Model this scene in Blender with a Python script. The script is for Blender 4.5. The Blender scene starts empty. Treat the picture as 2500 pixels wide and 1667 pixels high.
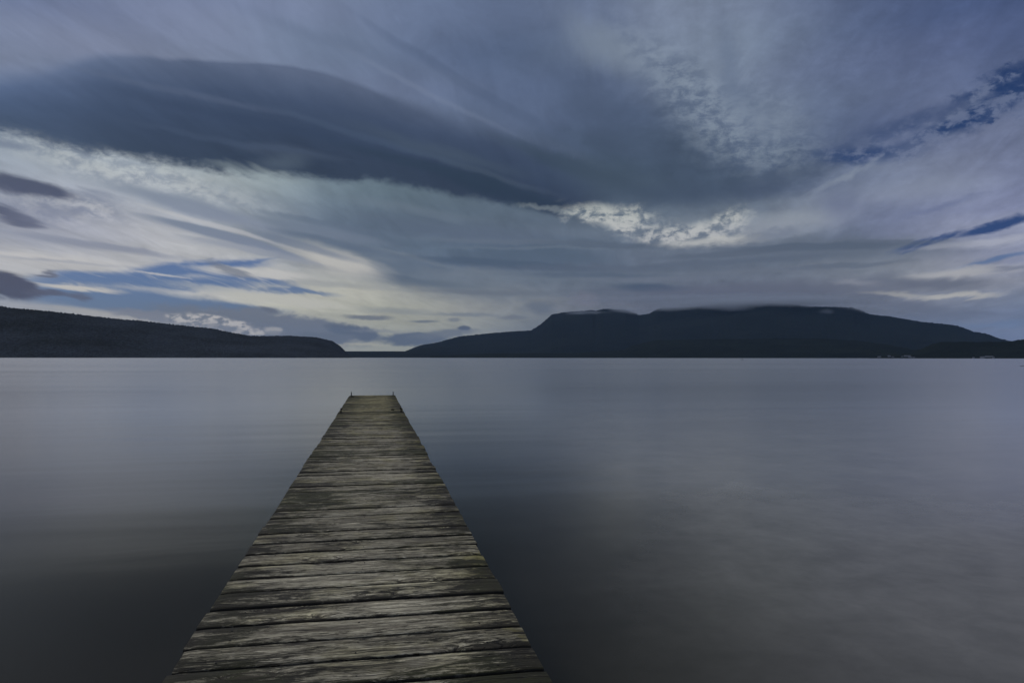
import bpy, bmesh, math, random
from mathutils import Vector, Matrix, noise as mn

sc = bpy.context.scene
R_ = math.radians
# ------------------------------------------------------------------ camera
F = 1736.0            # focal length in pixels of the 2500 px wide photograph
YAW = 10.94           # degrees to the right of the jetty axis
HOR = 872.9           # horizon row
DECK = 0.62           # deck above the lake
EYE = DECK + 1.05
PITCH = math.degrees(math.atan((HOR - 833.5) / F))
cd = bpy.data.cameras.new('camera'); cam = bpy.data.objects.new('camera', cd)
sc.collection.objects.link(cam); sc.camera = cam
cd.sensor_width = 36; cd.lens = 36 * F / 2500; cd.clip_start = 0.05; cd.clip_end = 120000
cam.location = (0, 0, EYE)
cam.rotation_euler = (Matrix.Rotation(R_(-YAW), 3, 'Z') @ Matrix.Rotation(R_(90 + PITCH), 3, 'X')
                      @ Matrix.Rotation(R_(0.05), 3, 'Z')).to_euler()
sc.render.resolution_x = 1024; sc.render.resolution_y = 682
vs = sc.view_settings
vs.view_transform = 'Standard'; vs.look = 'None'; vs.exposure = 0; vs.gamma = 1; vs.use_curve_mapping = False
cy = sc.cycles
cy.max_bounces = 6; cy.volume_bounces = 1; cy.use_denoising = True
cy.caustics_reflective = False; cy.caustics_refractive = False

CP, SP = math.cos(R_(PITCH)), math.sin(R_(PITCH))
def p2s(px, py):
    """photo pixel -> (azimuth relative to the view axis, elevation) in degrees"""
    x = (px - 1250) / F; z = (833.5 - py) / F
    y2 = CP - z * SP; z2 = SP + z * CP
    a = math.atan2(x, y2)
    return math.degrees(a), math.degrees(math.atan2(z2, math.hypot(x, y2)))
def s2p(a, e):
    a = R_(a); e = R_(e)
    x = math.sin(a) * math.cos(e); y = math.cos(a) * math.cos(e); z = math.sin(e)
    y2 = y * CP + z * SP; z2 = -y * SP + z * CP
    return 1250 + F * x / y2, 833.5 - F * z2 / y2
def lin(c):
    return tuple(((v / 255) / 12.92 if v <= 10 else ((v / 255 + 0.055) / 1.055) ** 2.4) for v in c)

# ------------------------------------------------------------------ node helpers
class NT:
    def __init__(s, nt): s.nt = nt
    def node(s, t, **k):
        n = s.nt.nodes.new(t)
        for a, b in k.items(): setattr(n, a, b)
        return n
    def put(s, sock, v):
        if isinstance(v, bpy.types.NodeSocket): s.nt.links.new(v, sock)
        elif v is not None:
            if isinstance(v, (tuple, list)) and sock.type == 'RGBA' and len(v) == 3: v = (*v, 1)
            sock.default_value = v
    def m(s, op, a, b=None, c=None, clamp=False):
        n = s.node('ShaderNodeMath', operation=op, use_clamp=clamp)
        s.put(n.inputs[0], a); s.put(n.inputs[1], b) if b is not None else None
        s.put(n.inputs[2], c) if c is not None else None
        return n.outputs[0]
    def add(s, *a):
        r = a[0]
        for b in a[1:]: r = s.m('ADD', r, b)
        return r
    def mul(s, *a):
        r = a[0]
        for b in a[1:]: r = s.m('MULTIPLY', r, b)
        return r
    def sub(s, a, b): return s.m('SUBTRACT', a, b)
    def mad(s, a, b, c): return s.m('MULTIPLY_ADD', a, b, c)
    def sstep(s, v, a, b, lo=0.0, hi=1.0):
        n = s.node('ShaderNodeMapRange', interpolation_type='SMOOTHSTEP')
        for i, q in enumerate((v, a, b, lo, hi)): s.put(n.inputs[i], q)
        return n.outputs[0]
    def lmap(s, v, a, b, lo=0.0, hi=1.0):
        n = s.node('ShaderNodeMapRange')
        for i, q in enumerate((v, a, b, lo, hi)): s.put(n.inputs[i], q)
        return n.outputs[0]
    def xyz(s, x=0, y=0, z=0):
        n = s.node('ShaderNodeCombineXYZ'); s.put(n.inputs[0], x); s.put(n.inputs[1], y); s.put(n.inputs[2], z)
        return n.outputs[0]
    def sep(s, v):
        n = s.node('ShaderNodeSeparateXYZ'); s.put(n.inputs[0], v); return n.outputs
    def noise(s, vec, scale=1, detail=4, rough=0.5, dist=0, dim='3D', col=False, lac=2.0):
        n = s.node('ShaderNodeTexNoise', noise_dimensions=dim)
        s.put(n.inputs['Vector'], vec); n.inputs['Scale'].default_value = scale
        n.inputs['Detail'].default_value = detail; n.inputs['Roughness'].default_value = rough
        n.inputs['Distortion'].default_value = dist; n.inputs['Lacunarity'].default_value = lac
        return n.outputs['Color' if col else 'Fac']
    def mix(s, f, a, b, mode='MIX'):
        n = s.node('ShaderNodeMix', data_type='RGBA', blend_type=mode, clamp_factor=True)
        s.put(n.inputs[0], f); s.put(n.inputs[6], a); s.put(n.inputs[7], b)
        return n.outputs[2]
    def mixf(s, f, a, b):
        n = s.node('ShaderNodeMix'); s.put(n.inputs[0], f); s.put(n.inputs[2], a); s.put(n.inputs[3], b)
        return n.outputs[0]
    def ramp(s, f, stops, interp='LINEAR'):
        n = s.node('ShaderNodeValToRGB'); cr = n.color_ramp; cr.interpolation = interp
        while len(cr.elements) < len(stops): cr.elements.new(0.5)
        for e, (p, c) in zip(cr.elements, stops): e.position = p
        for e, (p, c) in zip(cr.elements, stops):
            e.position = p; e.color = (*c, 1) if isinstance(c, (tuple, list)) else (c, c, c, 1)
        s.put(n.inputs[0], f); return n.outputs[0]
    def scale(s, col, f):
        n = s.node('ShaderNodeVectorMath', operation='SCALE'); s.put(n.inputs[0], col); s.put(n.inputs[3], f)
        return n.outputs[0]
    def curve(s, v, pts, x0, x1, y0, y1):
        """piecewise smooth curve y(v)"""
        n = s.node('ShaderNodeFloatCurve'); cu = n.mapping.curves[0]; n.mapping.use_clip = False
        q = [((x - x0) / (x1 - x0), (y - y0) / (y1 - y0)) for x, y in pts]
        while len(cu.points) < len(q): cu.points.new(0.5, 0.5)
        for p, (x, y) in zip(cu.points, q): p.location = (x, y)
        n.mapping.update()
        s.put(n.inputs['Value'], s.lmap(v, x0, x1))
        return s.lmap(n.outputs[0], 0, 1, y0, y1)

# ------------------------------------------------------------------ sun and sky
SUN_AZ, SUN_EL = -52.0, 52.0    # azimuth from +Y, clockwise
w = bpy.data.worlds.new('World'); sc.world = w; w.use_nodes = True
wt = w.node_tree; wt.nodes.clear(); W = NT(wt)
sd = bpy.data.lights.new('sun', 'SUN'); sun = bpy.data.objects.new('sun', sd); sc.collection.objects.link(sun)
sd.energy = 1.3; sd.angle = R_(20); sd.color = (1, 0.94, 0.83)
sv = Vector((math.sin(R_(SUN_AZ)) * math.cos(R_(SUN_EL)), math.cos(R_(SUN_AZ)) * math.cos(R_(SUN_EL)), math.sin(R_(SUN_EL))))
sun.rotation_euler = sv.to_track_quat('Z', 'Y').to_euler()
sun['kind'] = 'structure'

sky = W.node('ShaderNodeTexSky', sky_type='NISHITA', sun_disc=False, sun_elevation=R_(SUN_EL), sun_rotation=R_(SUN_AZ))
tc = W.node('ShaderNodeTexCoord').outputs['Generated']
dx, dy, dz = W.sep(tc)
AZ = W.mul(W.m('ARCTAN2', dx, dy), 180 / math.pi)
AZ = W.sub(AZ, YAW)
EL = W.mul(W.m('ARCSINE', dz), 180 / math.pi)
# cloud-deck coordinates: the clouds hang in sheets, streaked along the wind
zz = W.add(W.m('MAXIMUM', dz, 0.0), 0.06)
WIND = R_(YAW + p2s(1560, 870)[0])
cx = W.m('DIVIDE', dx, zz); cyy = W.m('DIVIDE', dy, zz)
along = W.add(W.mul(cx, math.sin(WIND)), W.mul(cyy, math.cos(WIND)))
across = W.sub(W.mul(cx, math.cos(WIND)), W.mul(cyy, math.sin(WIND)))
PL = W.xyz(W.mul(along, 0.38), across, 0.0)
n_big = W.noise(PL, 0.8, 3, 0.5, 0.4, col=True)
n_mid = W.noise(PL, 2.6, 7, 0.6, 0.8, col=True)
z2_ = W.add(W.m('MAXIMUM', dz, 0.0), 0.19)
cx2 = W.m('DIVIDE', dx, z2_); cy2 = W.m('DIVIDE', dy, z2_)
al2 = W.add(W.mul(cx2, math.sin(WIND)), W.mul(cy2, math.cos(WIND)))
ac2 = W.sub(W.mul(cx2, math.cos(WIND)), W.mul(cy2, math.sin(WIND)))
n_fine = W.noise(W.xyz(W.mul(al2, 0.42), ac2, 3.0), 6.5, 8, 0.60, 0.9, col=True)
n_fil = W.noise(W.xyz(W.mul(al2, 0.16), ac2, 8.0), 14.0, 7, 0.62, 1.2)          # combed filaments
n_iso = W.noise(W.xyz(W.mul(AZ, 0.75), W.mul(EL, 1.35), 1.0), 0.95, 9, 0.66, 0.25)   # small puffs
nb = W.sep(n_big); nm = W.sep(n_mid); nf = W.sep(n_fine)
def c5(v): return W.sub(v, 0.5)
hz = W.lmap(EL, 0, 14, 0.25, 1.0)
u1 = W.add(AZ, W.mul(c5(nb[0]), 5.0, hz), W.mul(c5(nm[0]), 3.0, hz))
v1 = W.add(EL, W.mul(c5(nb[1]), 2.4, hz), W.mul(c5(nm[1]), 1.8, hz), W.mul(c5(nf[1]), 0.7))

# background table: rows by photo height, (x, colour)
T = {
 0:   [(0,(112,122,155)),(300,(116,125,157)),(600,(118,127,158)),(800,(118,128,157)),(1000,(107,118,148)),(1250,(98,110,141)),(1450,(107,118,147)),(1650,(120,130,156)),(1800,(117,127,153)),(2000,(94,105,137)),(2250,(78,90,125)),(2500,(72,85,123))],
 60:  [(0,(120,129,158)),(300,(122,130,159)),(600,(123,131,160)),(800,(116,126,155)),(1000,(104,116,146)),(1250,(96,108,138)),(1450,(107,118,147)),(1600,(124,133,156)),(1800,(120,130,155)),(2000,(98,109,139)),(2250,(80,92,128)),(2500,(80,92,130))],
 110: [(0,(127,134,161)),(300,(126,133,161)),(500,(122,131,158)),(700,(113,124,151)),(900,(110,122,150)),(1100,(92,105,136)),(1300,(94,107,136)),(1480,(122,132,154)),(1650,(120,130,154)),(1800,(120,131,154)),(1950,(104,115,144)),(2150,(94,104,137)),(2350,(88,98,133)),(2500,(86,97,132))],
 170: [(0,(120,128,154)),(400,(120,128,154)),(700,(112,122,148)),(860,(108,119,147)),(1000,(110,120,150)),(1200,(88,101,132)),(1400,(92,104,133)),(1560,(112,122,148)),(1680,(126,136,157)),(1830,(112,122,147)),(1950,(102,112,141)),(2150,(94,104,136)),(2350,(90,100,134)),(2500,(84,95,130))],
 240: [(0,(110,120,145)),(500,(110,120,146)),(900,(108,118,146)),(1100,(104,115,144)),(1250,(94,106,136)),(1450,(84,96,125)),(1600,(88,100,127)),(1720,(124,134,154)),(1850,(118,128,151)),(1980,(100,111,139)),(2150,(96,106,137)),(2350,(104,113,143)),(2500,(92,102,136))],
 300: [(0,(130,138,158)),(500,(120,130,150)),(900,(104,116,142)),(1100,(98,110,137)),(1300,(92,104,133)),(1500,(80,92,119)),(1650,(76,88,112)),(1780,(104,115,139)),(1900,(112,122,147)),(2050,(90,101,131)),(2200,(88,98,131)),(2400,(108,116,146)),(2500,(114,121,150))],
 345: [(0,(152,160,176)),(250,(140,148,166)),(500,(130,140,155)),(900,(100,112,136)),(1200,(84,96,122)),(1450,(76,88,112)),(1650,(72,84,105)),(1850,(85,97,120)),(2000,(84,95,124)),(2150,(92,102,134)),(2300,(114,121,150)),(2500,(113,120,152))],
 400: [(0,(154,162,176)),(250,(165,172,184)),(450,(158,165,177)),(650,(125,136,150)),(900,(104,117,132)),(1200,(80,92,112)),(1450,(70,84,104)),(1650,(73,85,106)),(1900,(76,88,112)),(2050,(90,101,130)),(2170,(116,124,150)),(2300,(121,128,154)),(2500,(118,126,155))],
 450: [(0,(150,157,170)),(250,(166,172,182)),(500,(166,173,180)),(620,(150,160,168)),(760,(118,131,144)),(900,(100,115,128)),(1200,(92,105,120)),(1450,(72,86,102)),(1650,(73,86,107)),(1900,(80,92,115)),(2030,(108,118,141)),(2170,(132,141,161)),(2330,(132,140,162)),(2500,(122,130,160))],
 495: [(0,(140,147,160)),(250,(150,156,168)),(480,(156,164,172)),(640,(132,143,154)),(780,(108,122,136)),(900,(96,110,123)),(1150,(94,107,121)),(1350,(84,97,113)),(1500,(84,97,113)),(1650,(80,92,108)),(1850,(96,108,124)),(1980,(124,133,148)),(2100,(116,125,146)),(2250,(130,138,159)),(2400,(122,130,157)),(2500,(128,136,162))],
 535: [(0,(150,156,166)),(200,(158,164,172)),(400,(168,173,178)),(560,(156,163,168)),(700,(118,131,143)),(850,(98,112,127)),(1050,(92,106,120)),(1350,(97,110,124)),(1500,(110,122,134)),(1700,(120,131,142)),(1850,(136,145,155)),(1980,(132,141,152)),(2100,(110,120,142)),(2200,(116,126,152)),(2350,(134,142,164)),(2500,(142,150,170))],
 575: [(0,(152,158,166)),(200,(160,165,172)),(400,(176,180,181)),(560,(160,166,168)),(700,(112,126,140)),(850,(95,110,125)),(1050,(97,111,125)),(1300,(98,111,125)),(1500,(100,113,126)),(1700,(120,130,138)),(1850,(122,131,140)),(2000,(104,115,128)),(2150,(108,118,140)),(2300,(140,147,162)),(2500,(150,157,170))],
 610: [(0,(152,158,164)),(250,(158,164,170)),(450,(182,185,182)),(600,(168,173,172)),(720,(130,140,148)),(820,(120,132,138)),(950,(96,111,124)),(1200,(87,103,117)),(1400,(86,101,115)),(1600,(101,113,125)),(1850,(98,110,121)),(2100,(103,114,124)),(2300,(128,136,148)),(2500,(126,134,160))],
 645: [(0,(182,184,180)),(250,(184,186,182)),(450,(166,172,174)),(600,(172,176,175)),(760,(184,186,177)),(860,(172,176,168)),(940,(124,134,140)),(1050,(94,108,122)),(1300,(88,102,116)),(1600,(101,112,124)),(1900,(102,113,124)),(2150,(110,120,128)),(2350,(150,155,162)),(2500,(130,138,158))],
 675: [(0,(172,175,172)),(250,(172,176,174)),(450,(186,188,184)),(700,(170,174,170)),(850,(164,169,160)),(950,(138,145,144)),(1100,(116,126,132)),(1300,(99,112,123)),(1600,(101,112,122)),(1900,(104,113,123)),(2050,(132,139,146)),(2200,(132,139,146)),(2350,(160,163,165)),(2500,(132,138,150))],
 710: [(0,(165,170,172)),(250,(180,183,180)),(500,(182,185,178)),(700,(172,175,165)),(850,(178,180,165)),(960,(164,167,156)),(1100,(126,133,134)),(1300,(110,120,128)),(1500,(98,109,120)),(1800,(102,109,120)),(2000,(106,114,124)),(2150,(128,135,143)),(2300,(140,147,155)),(2500,(124,132,146))],
 745: [(0,(158,164,168)),(250,(176,180,178)),(500,(183,185,175)),(700,(186,188,172)),(850,(170,173,158)),(1000,(164,167,152)),(1150,(148,152,147)),(1300,(124,131,133)),(1500,(104,110,119)),(1800,(98,104,116)),(2000,(96,103,115)),(2200,(108,115,126)),(2350,(122,130,143)),(2500,(114,129,152))],
 785: [(0,(150,155,158)),(400,(152,156,156)),(700,(168,171,158)),(850,(164,167,152)),(1000,(162,165,148)),(1150,(150,154,144)),(1300,(120,127,128)),(1600,(96,102,112)),(2100,(98,106,118)),(2350,(112,122,139)),(2500,(118,129,150))],
 850: [(0,(140,146,150)),(500,(150,154,152)),(850,(158,162,150)),(1000,(160,164,148)),(1200,(140,145,140)),(1600,(96,102,112)),(2200,(104,112,124)),(2500,(122,131,148))],
}
ty = sorted(T)
def row(y, x):
    r = T[y]; x = min(max(x, r[0][0]), r[-1][0])
    for (xa, ca), (xb, cb) in zip(r, r[1:]):
        if x <= xb:
            t = (x - xa) / (xb - xa); return [ca[i] * (1 - t) + cb[i] * t for i in range(3)]
def table(x, y):
    y = min(max(y, ty[0]), ty[-1])
    for ya, yb in zip(ty, ty[1:]):
        if y <= yb:
            t = (y - ya) / (yb - ya); a, b = row(ya, x), row(yb, x)
            return [a[i] * (1 - t) + b[i] * t for i in range(3)]
A0, A1 = -40.0, 40.0
fa = W.lmap(u1, A0, A1)
els = [0.5, 1.6, 2.8, 4.0, 5.2, 6.4, 7.6, 8.8, 10.0, 11.4, 13.0, 14.8, 16.6, 18.6, 20.8, 23.2, 25.6]
col = None
for i, e in enumerate(els):
    st = []
    for k in range(30):
        a = A0 + (A1 - A0) * k / 29
        a2 = max(min(a, 35.6), -35.6)
        x, y = s2p(a2, e)
        st.append((k / 29, lin(table(x, y))))
    r = W.ramp(fa, st, 'B_SPLINE')
    col = r if col is None else W.mix(W.sstep(v1, els[i - 1], e), col, r)
col = W.mix(W.sstep(v1, 27, 45), col, lin((88, 96, 118)))
# sides and back of the sky settle to an even overcast
col = W.mix(W.sstep(W.m('ABSOLUTE', AZ), 42, 80), col, lin((108, 118, 145)))

# broad streaks following the wind
det = W.add(W.mul(c5(nm[2]), 0.62), W.mul(c5(nf[2]), 0.62), W.mul(c5(n_fil), W.sstep(W.add(n_iso, W.mul(nb[2], 0.5)), 0.68, 0.95, 0.02, 0.5)), W.mul(c5(n_iso), W.sstep(AZ, 0, 14, 0.0, 0.45)))
col = W.scale(col, W.add(1.0, W.mul(det, W.lmap(EL, 0, 10, 0.5, 0.85))))

sky_col = W.scale(sky.outputs[0], 0.1)
def clear(tint, gain):
    return W.mix(1.0, W.scale(sky_col, gain), tint, 'MULTIPLY')

# one node group holds the arithmetic of a soft-edged cloud or gap
gt = bpy.data.node_groups.new('cloud_patch', 'ShaderNodeTree'); G = NT(gt)
for nme, ty_ in (('Col', 'Color'), ('Paint', 'Color'), ('AE', 'Vector'), ('Mid', 'Vector'), ('Fine', 'Vector'), ('P1', 'Vector'), ('P2', 'Vector'), ('P3', 'Vector'), ('P4', 'Vector'), ('P5', 'Vector')):
    gt.interface.new_socket(nme, in_out='INPUT', socket_type='NodeSocket' + ty_)
gt.interface.new_socket('Out', in_out='OUTPUT', socket_type='NodeSocketColor')
gi = G.node('NodeGroupInput').outputs
g_ae, g_m, g_f = G.sep(gi['AE']), G.sep(gi['Mid']), G.sep(gi['Fine'])
p1, p2_, p3, p4, p5 = (G.sep(gi['P%d' % i]) for i in (1, 2, 3, 4, 5))   # (a0,e0,curve) (m11,m12,up) (m21,m22,amt) (wobU,wobV,fineU) (fineV,lo,hi)
gU = G.sub(G.add(g_ae[0], G.mul(G.sub(g_m[0], 0.5), p4[0]), G.mul(G.sub(g_f[1], 0.5), p4[2])), p1[0])
gV = G.sub(G.add(g_ae[1], G.mul(G.sub(g_m[1], 0.5), p4[1]), G.mul(G.sub(g_f[2], 0.5), p5[0])), p1[1])
gU2 = G.add(G.mul(gU, p2_[0]), G.mul(gV, p2_[1]))
gV2 = G.add(G.mul(gU, p3[0]), G.mul(gV, p3[1]), G.mul(gU2, gU2, p1[2]))
gV2 = G.m('MAXIMUM', G.mul(gV2, p2_[2]), G.mul(gV2, -1.0))
gd = G.m('SQRT', G.add(G.mul(gU2, gU2), G.mul(gV2, gV2)))
gk = G.mul(G.sstep(gd, p5[1], p5[2], 1.0, 0.0), p3[2])
go = G.node('NodeGroupOutput'); gt.links.new(G.mix(gk, gi['Col'], gi['Paint']), go.inputs[0])
perm = []
n_puff = W.sep(W.noise(W.xyz(W.mul(AZ, 0.7), W.mul(EL, 1.1), 6.0), 1.1, 7, 0.58, 0.3, col=True))
for q in ((0, 1, 2), (1, 2, 0), (2, 0, 1)):
    perm.append((W.xyz(nm[q[0]], nm[q[1]], nm[q[2]]), W.xyz(nf[q[0]], nf[q[1]], nf[q[2]])))
perm.append((W.xyz(n_puff[1], n_puff[2], n_puff[0]), W.xyz(n_puff[0], n_puff[1], n_puff[2])))
AE = W.xyz(AZ, EL, 0)

def lens(x, y, hw, hh, color, amt=1.0, tilt=0.0, curve=0.0, soft=0.5, wob=0.5, fine=0.6, up=1.0, seed=0):
    """soft-edged cloud or gap: centre and half sizes in photo pixels, tilt in degrees (positive rises to the right)"""
    global col
    a0, e0 = p2s(x, y); k = math.degrees(1 / F)
    cosa = math.cos(R_(a0))
    hw = hw * k * cosa ** 2; hh = hh * k * cosa
    t = R_(tilt); c, sn = math.cos(t), math.sin(t)
    s = min(1.0, 0.25 + e0 / 14)
    n = W.node('ShaderNodeGroup'); n.node_tree = gt
    i = n.inputs
    W.put(i['Col'], col); W.put(i['Paint'], lin(color) if isinstance(color, tuple) else color)
    W.put(i['AE'], AE); W.put(i['Mid'], perm[seed % 4][0]); W.put(i['Fine'], perm[seed % 4][1])
    i['P1'].default_value = (a0, e0, curve); i['P2'].default_value = (c / hw, sn / hw, up)
    i['P3'].default_value = (-sn / hh, c / hh, amt)
    i['P4'].default_value = (5.0 * wob * s, 2.6 * wob * s, 4.0 * fine)
    i['P5'].default_value = (1.3 * fine, 1 - soft, 1 + soft * 0.6)
    col = n.outputs[0]

BL0 = clear((0.22, 0.28, 0.43), 1.0)      # clear air low over the left shore
BD = clear((0.36, 0.52, 1.0), 0.33)       # deep blue holes upper right
HEAD = W.mix(W.sstep(W.noise(W.xyz(W.mul(AZ, 1.0), W.mul(EL, 1.7), 2.0), 1.5, 6, 0.55, 0.2), 0.40, 0.58), lin((122, 128, 133)), lin((182, 182, 176)))
BDM = W.mix(W.sstep(W.add(n_iso, W.mul(c5(nf[1]), 0.5)), 0.44, 0.60), BD, lin((98, 108, 140)))
BL = W.mix(W.sstep(n_fil, 0.52, 0.72, 0.0, 0.55), BL0, lin((186, 188, 182)))
MOT = W.mix(W.sstep(W.add(n_iso, W.mul(c5(n_fil), 0.25)), 0.38, 0.58), lin((104, 116, 128)), lin((178, 182, 180)))
MOT2 = W.mix(W.sstep(n_iso, 0.36, 0.64), lin((94, 106, 132)), lin((136, 146, 165)))
MOT3 = W.mix(W.sstep(n_iso, 0.38, 0.60), lin((120, 128, 146)), lin((184, 187, 190)))
# --- the long dark lens cloud
topp = [(-200,190),(0,166),(120,158),(230,134),(290,131),(420,143),(560,152),(700,160),(790,177),(880,207),(990,243),(1100,268),(1200,300),(1300,335),(1400,372),(1480,420),(1560,490),(1700,540)]
botp = [(-200,300),(0,322),(100,348),(200,372),(300,380),(400,396),(500,408),(600,424),(700,431),(850,438),(960,446),(1050,465),(1150,480),(1250,496),(1330,514),(1400,520),(1440,505),(1560,500),(1700,545)]
fine_off = W.add(W.mul(c5(nf[0]), 1.3), W.mul(c5(nm[1]), 0.9))
fine_bot = W.add(W.mul(c5(nf[1]), 2.6), W.mul(c5(nm[0]), 1.2), W.mul(c5(n_iso), 2.2))
tp = [p2s(*q) for q in topp]; bp = [p2s(*q) for q in botp]
et = W.curve(AZ, tp, tp[0][0], tp[-1][0], 5, 25)
eb = W.curve(AZ, bp, bp[0][0], bp[-1][0], 5, 25)
soft_t = W.curve(AZ, [(p2s(x, 300)[0], v) for x, v in ((-200,2.0),(0,1.6),(250,0.5),(500,0.25),(900,0.35),(1150,1.8),(1560,2.4))], p2s(-200,300)[0], p2s(1560,300)[0], 0, 3)
dt = W.sub(W.sub(et, EL), W.mul(fine_off, 0.35))
mt = W.m('DIVIDE', dt, soft_t)
mt = W.sstep(mt, -0.5, 1.0)
mb = W.sstep(W.sub(EL, W.add(eb, W.mul(fine_bot, 0.55))), -0.45, 0.45)
mr = W.sstep(AZ, p2s(1380, 400)[0], p2s(1540, 400)[0], 1.0, 0.0)
tt = W.m('DIVIDE', W.sub(EL, eb), W.sub(et, eb))
bcol = W.ramp(W.add(tt, W.mul(c5(nm[2]), 0.25)), [(0.0, lin((59,70,90))), (0.22, lin((60,71,93))), (0.45, lin((64,76,101))), (0.7, lin((73,85,112))), (0.88, lin((86,97,124))), (1.0, lin((97,107,134)))])
bl = W.curve(AZ, [(p2s(x, 300)[0], v) for x, v in ((-200,1.9),(0,1.65),(150,1.4),(350,1.12),(600,0.98),(900,0.92),(1250,0.9),(1500,0.95))], p2s(-200,300)[0], p2s(1500,300)[0], 0, 2)
bcol = W.scale(bcol, W.mul(bl, W.add(0.99, W.mul(det, 0.42), W.mul(c5(n_fil), 0.08))))
BAND = W.mul(mt, mb, mr)
col = W.mix(BAND, col, bcol)
lens(1080,368,210,16,(80,92,110),0.45,-13,soft=.9)
lens(700,372,120,14,(82,92,112),0.4,-3,soft=.9)
lens(690,398,55,20,(92,103,120),0.5,8,soft=.9,seed=1)
lens(1230,468,210,24,(48,61,79),0.8,-15,soft=.6,wob=.3,fine=.5)
lens(1040,405,280,14,(52,65,84),0.6,-12,curve=.2,soft=.7,wob=.3,fine=.4)
lens(1180,420,180,8,(76,88,106),0.45,-16,soft=.8,wob=.3,fine=.4)
lens(620,300,330,13,(60,72,97),0.5,-6,curve=.3,soft=.7,wob=.3,fine=.4)
lens(430,225,300,9,(96,106,132),0.35,-4,curve=.2,soft=.8,wob=.3,fine=.4)
lens(560,345,260,8,(74,86,111),0.4,-4,soft=.7,wob=.4,fine=.6)
lens(880,330,260,9,(76,89,114),0.45,-12,curve=.2,soft=.7,wob=.3,fine=.4)
lens(1400,405,200,22,(60,73,90),0.65,-20,soft=.7,wob=.4,fine=.5)
lens(1500,440,140,50,(72,84,102),0.6,-8,soft=.9)

# --- upper right: paler streaks and the dark blue holes
lens(1690,240,230,55,MOT2,0.6,-42,soft=.9,fine=1.0)
lens(1830,330,190,90,MOT2,0.55,-30,soft=.95,fine=1.0,seed=1)
lens(1470,110,120,45,(126,136,155),0.5,-30,soft=.95,fine=1.0)
lens(1800,180,36,130,(98,110,136),0.5,22,soft=.9,fine=1.4,seed=1)
lens(1870,300,110,38,(122,132,154),0.5,-10,soft=.9,fine=1.2)
lens(2440,222,210,46,BDM,0.95,24,soft=.7,fine=1.0,seed=3)
lens(2490,200,120,14,BD,0.9,22,soft=.7,fine=1.0)
lens(2330,285,90,34,(118,126,152),0.5,25,soft=.9,fine=1.0)
lens(2350,292,150,26,BDM,0.95,16,soft=.7,fine=1.0,seed=1)
lens(2400,285,70,9,BD,0.8,18,soft=.8,fine=1.0,seed=3)
lens(2190,310,130,22,BDM,0.55,10,soft=.8,fine=1.0,seed=2)
lens(2300,268,70,24,(72,84,120),0.6,15,soft=.9,fine=1.3)
lens(2110,375,130,24,BDM,0.8,-3,soft=.75,seed=2)
lens(2080,383,60,6,BD,0.7,2,soft=.8,seed=3)
lens(2190,300,110,16,(76,88,122),0.6,12,soft=.9,fine=1.2)
lens(2080,355,60,12,(78,90,122),0.5,0,soft=.9,seed=1)
lens(2060,440,60,9,(150,158,172),0.35,24,soft=.95,fine=1.2)
lens(2120,400,40,9,(142,150,167),0.3,20,soft=.9,seed=1)
lens(2230,462,190,34,(134,142,163),0.45,4,soft=.95)
lens(2060,495,60,40,(104,113,137),0.55,-20,soft=.9,seed=1)
# --- the bright gap under the dark sheet
lens(1510,530,125,32,MOT,0.95,-10,soft=.5,fine=1.5,seed=1)
lens(1670,572,150,28,MOT,0.9,-3,soft=.6,fine=1.6,seed=2)
lens(1770,545,75,24,MOT,0.9,14,soft=.6,fine=1.5)
lens(1900,545,160,24,(144,152,160),0.6,4,soft=.95)
lens(1730,590,110,11,(176,180,176),0.8,3,soft=.7,fine=.8)
lens(1900,563,45,8,(112,122,136),0.6,4,soft=.8)
lens(1950,610,330,30,(97,108,120),0.75,-1,curve=.35,soft=.7,wob=.3,fine=.4)
lens(1330,505,60,7,(146,155,160),0.4,-12,soft=.8,fine=1.2)
# --- right: blue slits and pale bars
lens(2420,552,130,12,BD,1.0,12,soft=.6,fine=.7)
lens(2270,588,85,8,BD,0.85,14,soft=.7,fine=.8,seed=1)
lens(2440,630,110,7,clear((0.28,0.36,0.55),1.0),0.8,10,soft=.8,fine=.7,seed=2)
lens(2300,505,110,8,(104,114,142),0.6,12,soft=.9)
lens(2420,592,110,13,(165,171,181),0.8,5,soft=.8,seed=1)
lens(2300,604,90,7,(146,152,160),0.6,0,soft=.8)
lens(2330,664,150,12,(166,169,168),0.85,2,soft=.8,seed=2)
lens(2110,690,70,7,(150,155,160),0.8,-3,soft=.8)
lens(2180,718,85,6,(166,168,162),0.85,-6,soft=.7,seed=1)
lens(2330,722,110,8,(172,174,168),0.95,0,soft=.7,seed=2)
lens(2290,693,150,17,(99,106,117),0.8,-2,soft=.7,fine=.5)
lens(2160,680,60,14,(102,110,121),0.7,0,soft=.8)
lens(2470,652,60,6,(108,116,130),0.6,0,soft=.8)
lens(2210,745,130,16,(98,105,118),0.6,-8,soft=.8)
lens(2360,768,90,8,(104,112,126),0.6,0,soft=.8)
lens(2440,790,110,9,(110,130,158),0.55,0,soft=.9)
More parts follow.
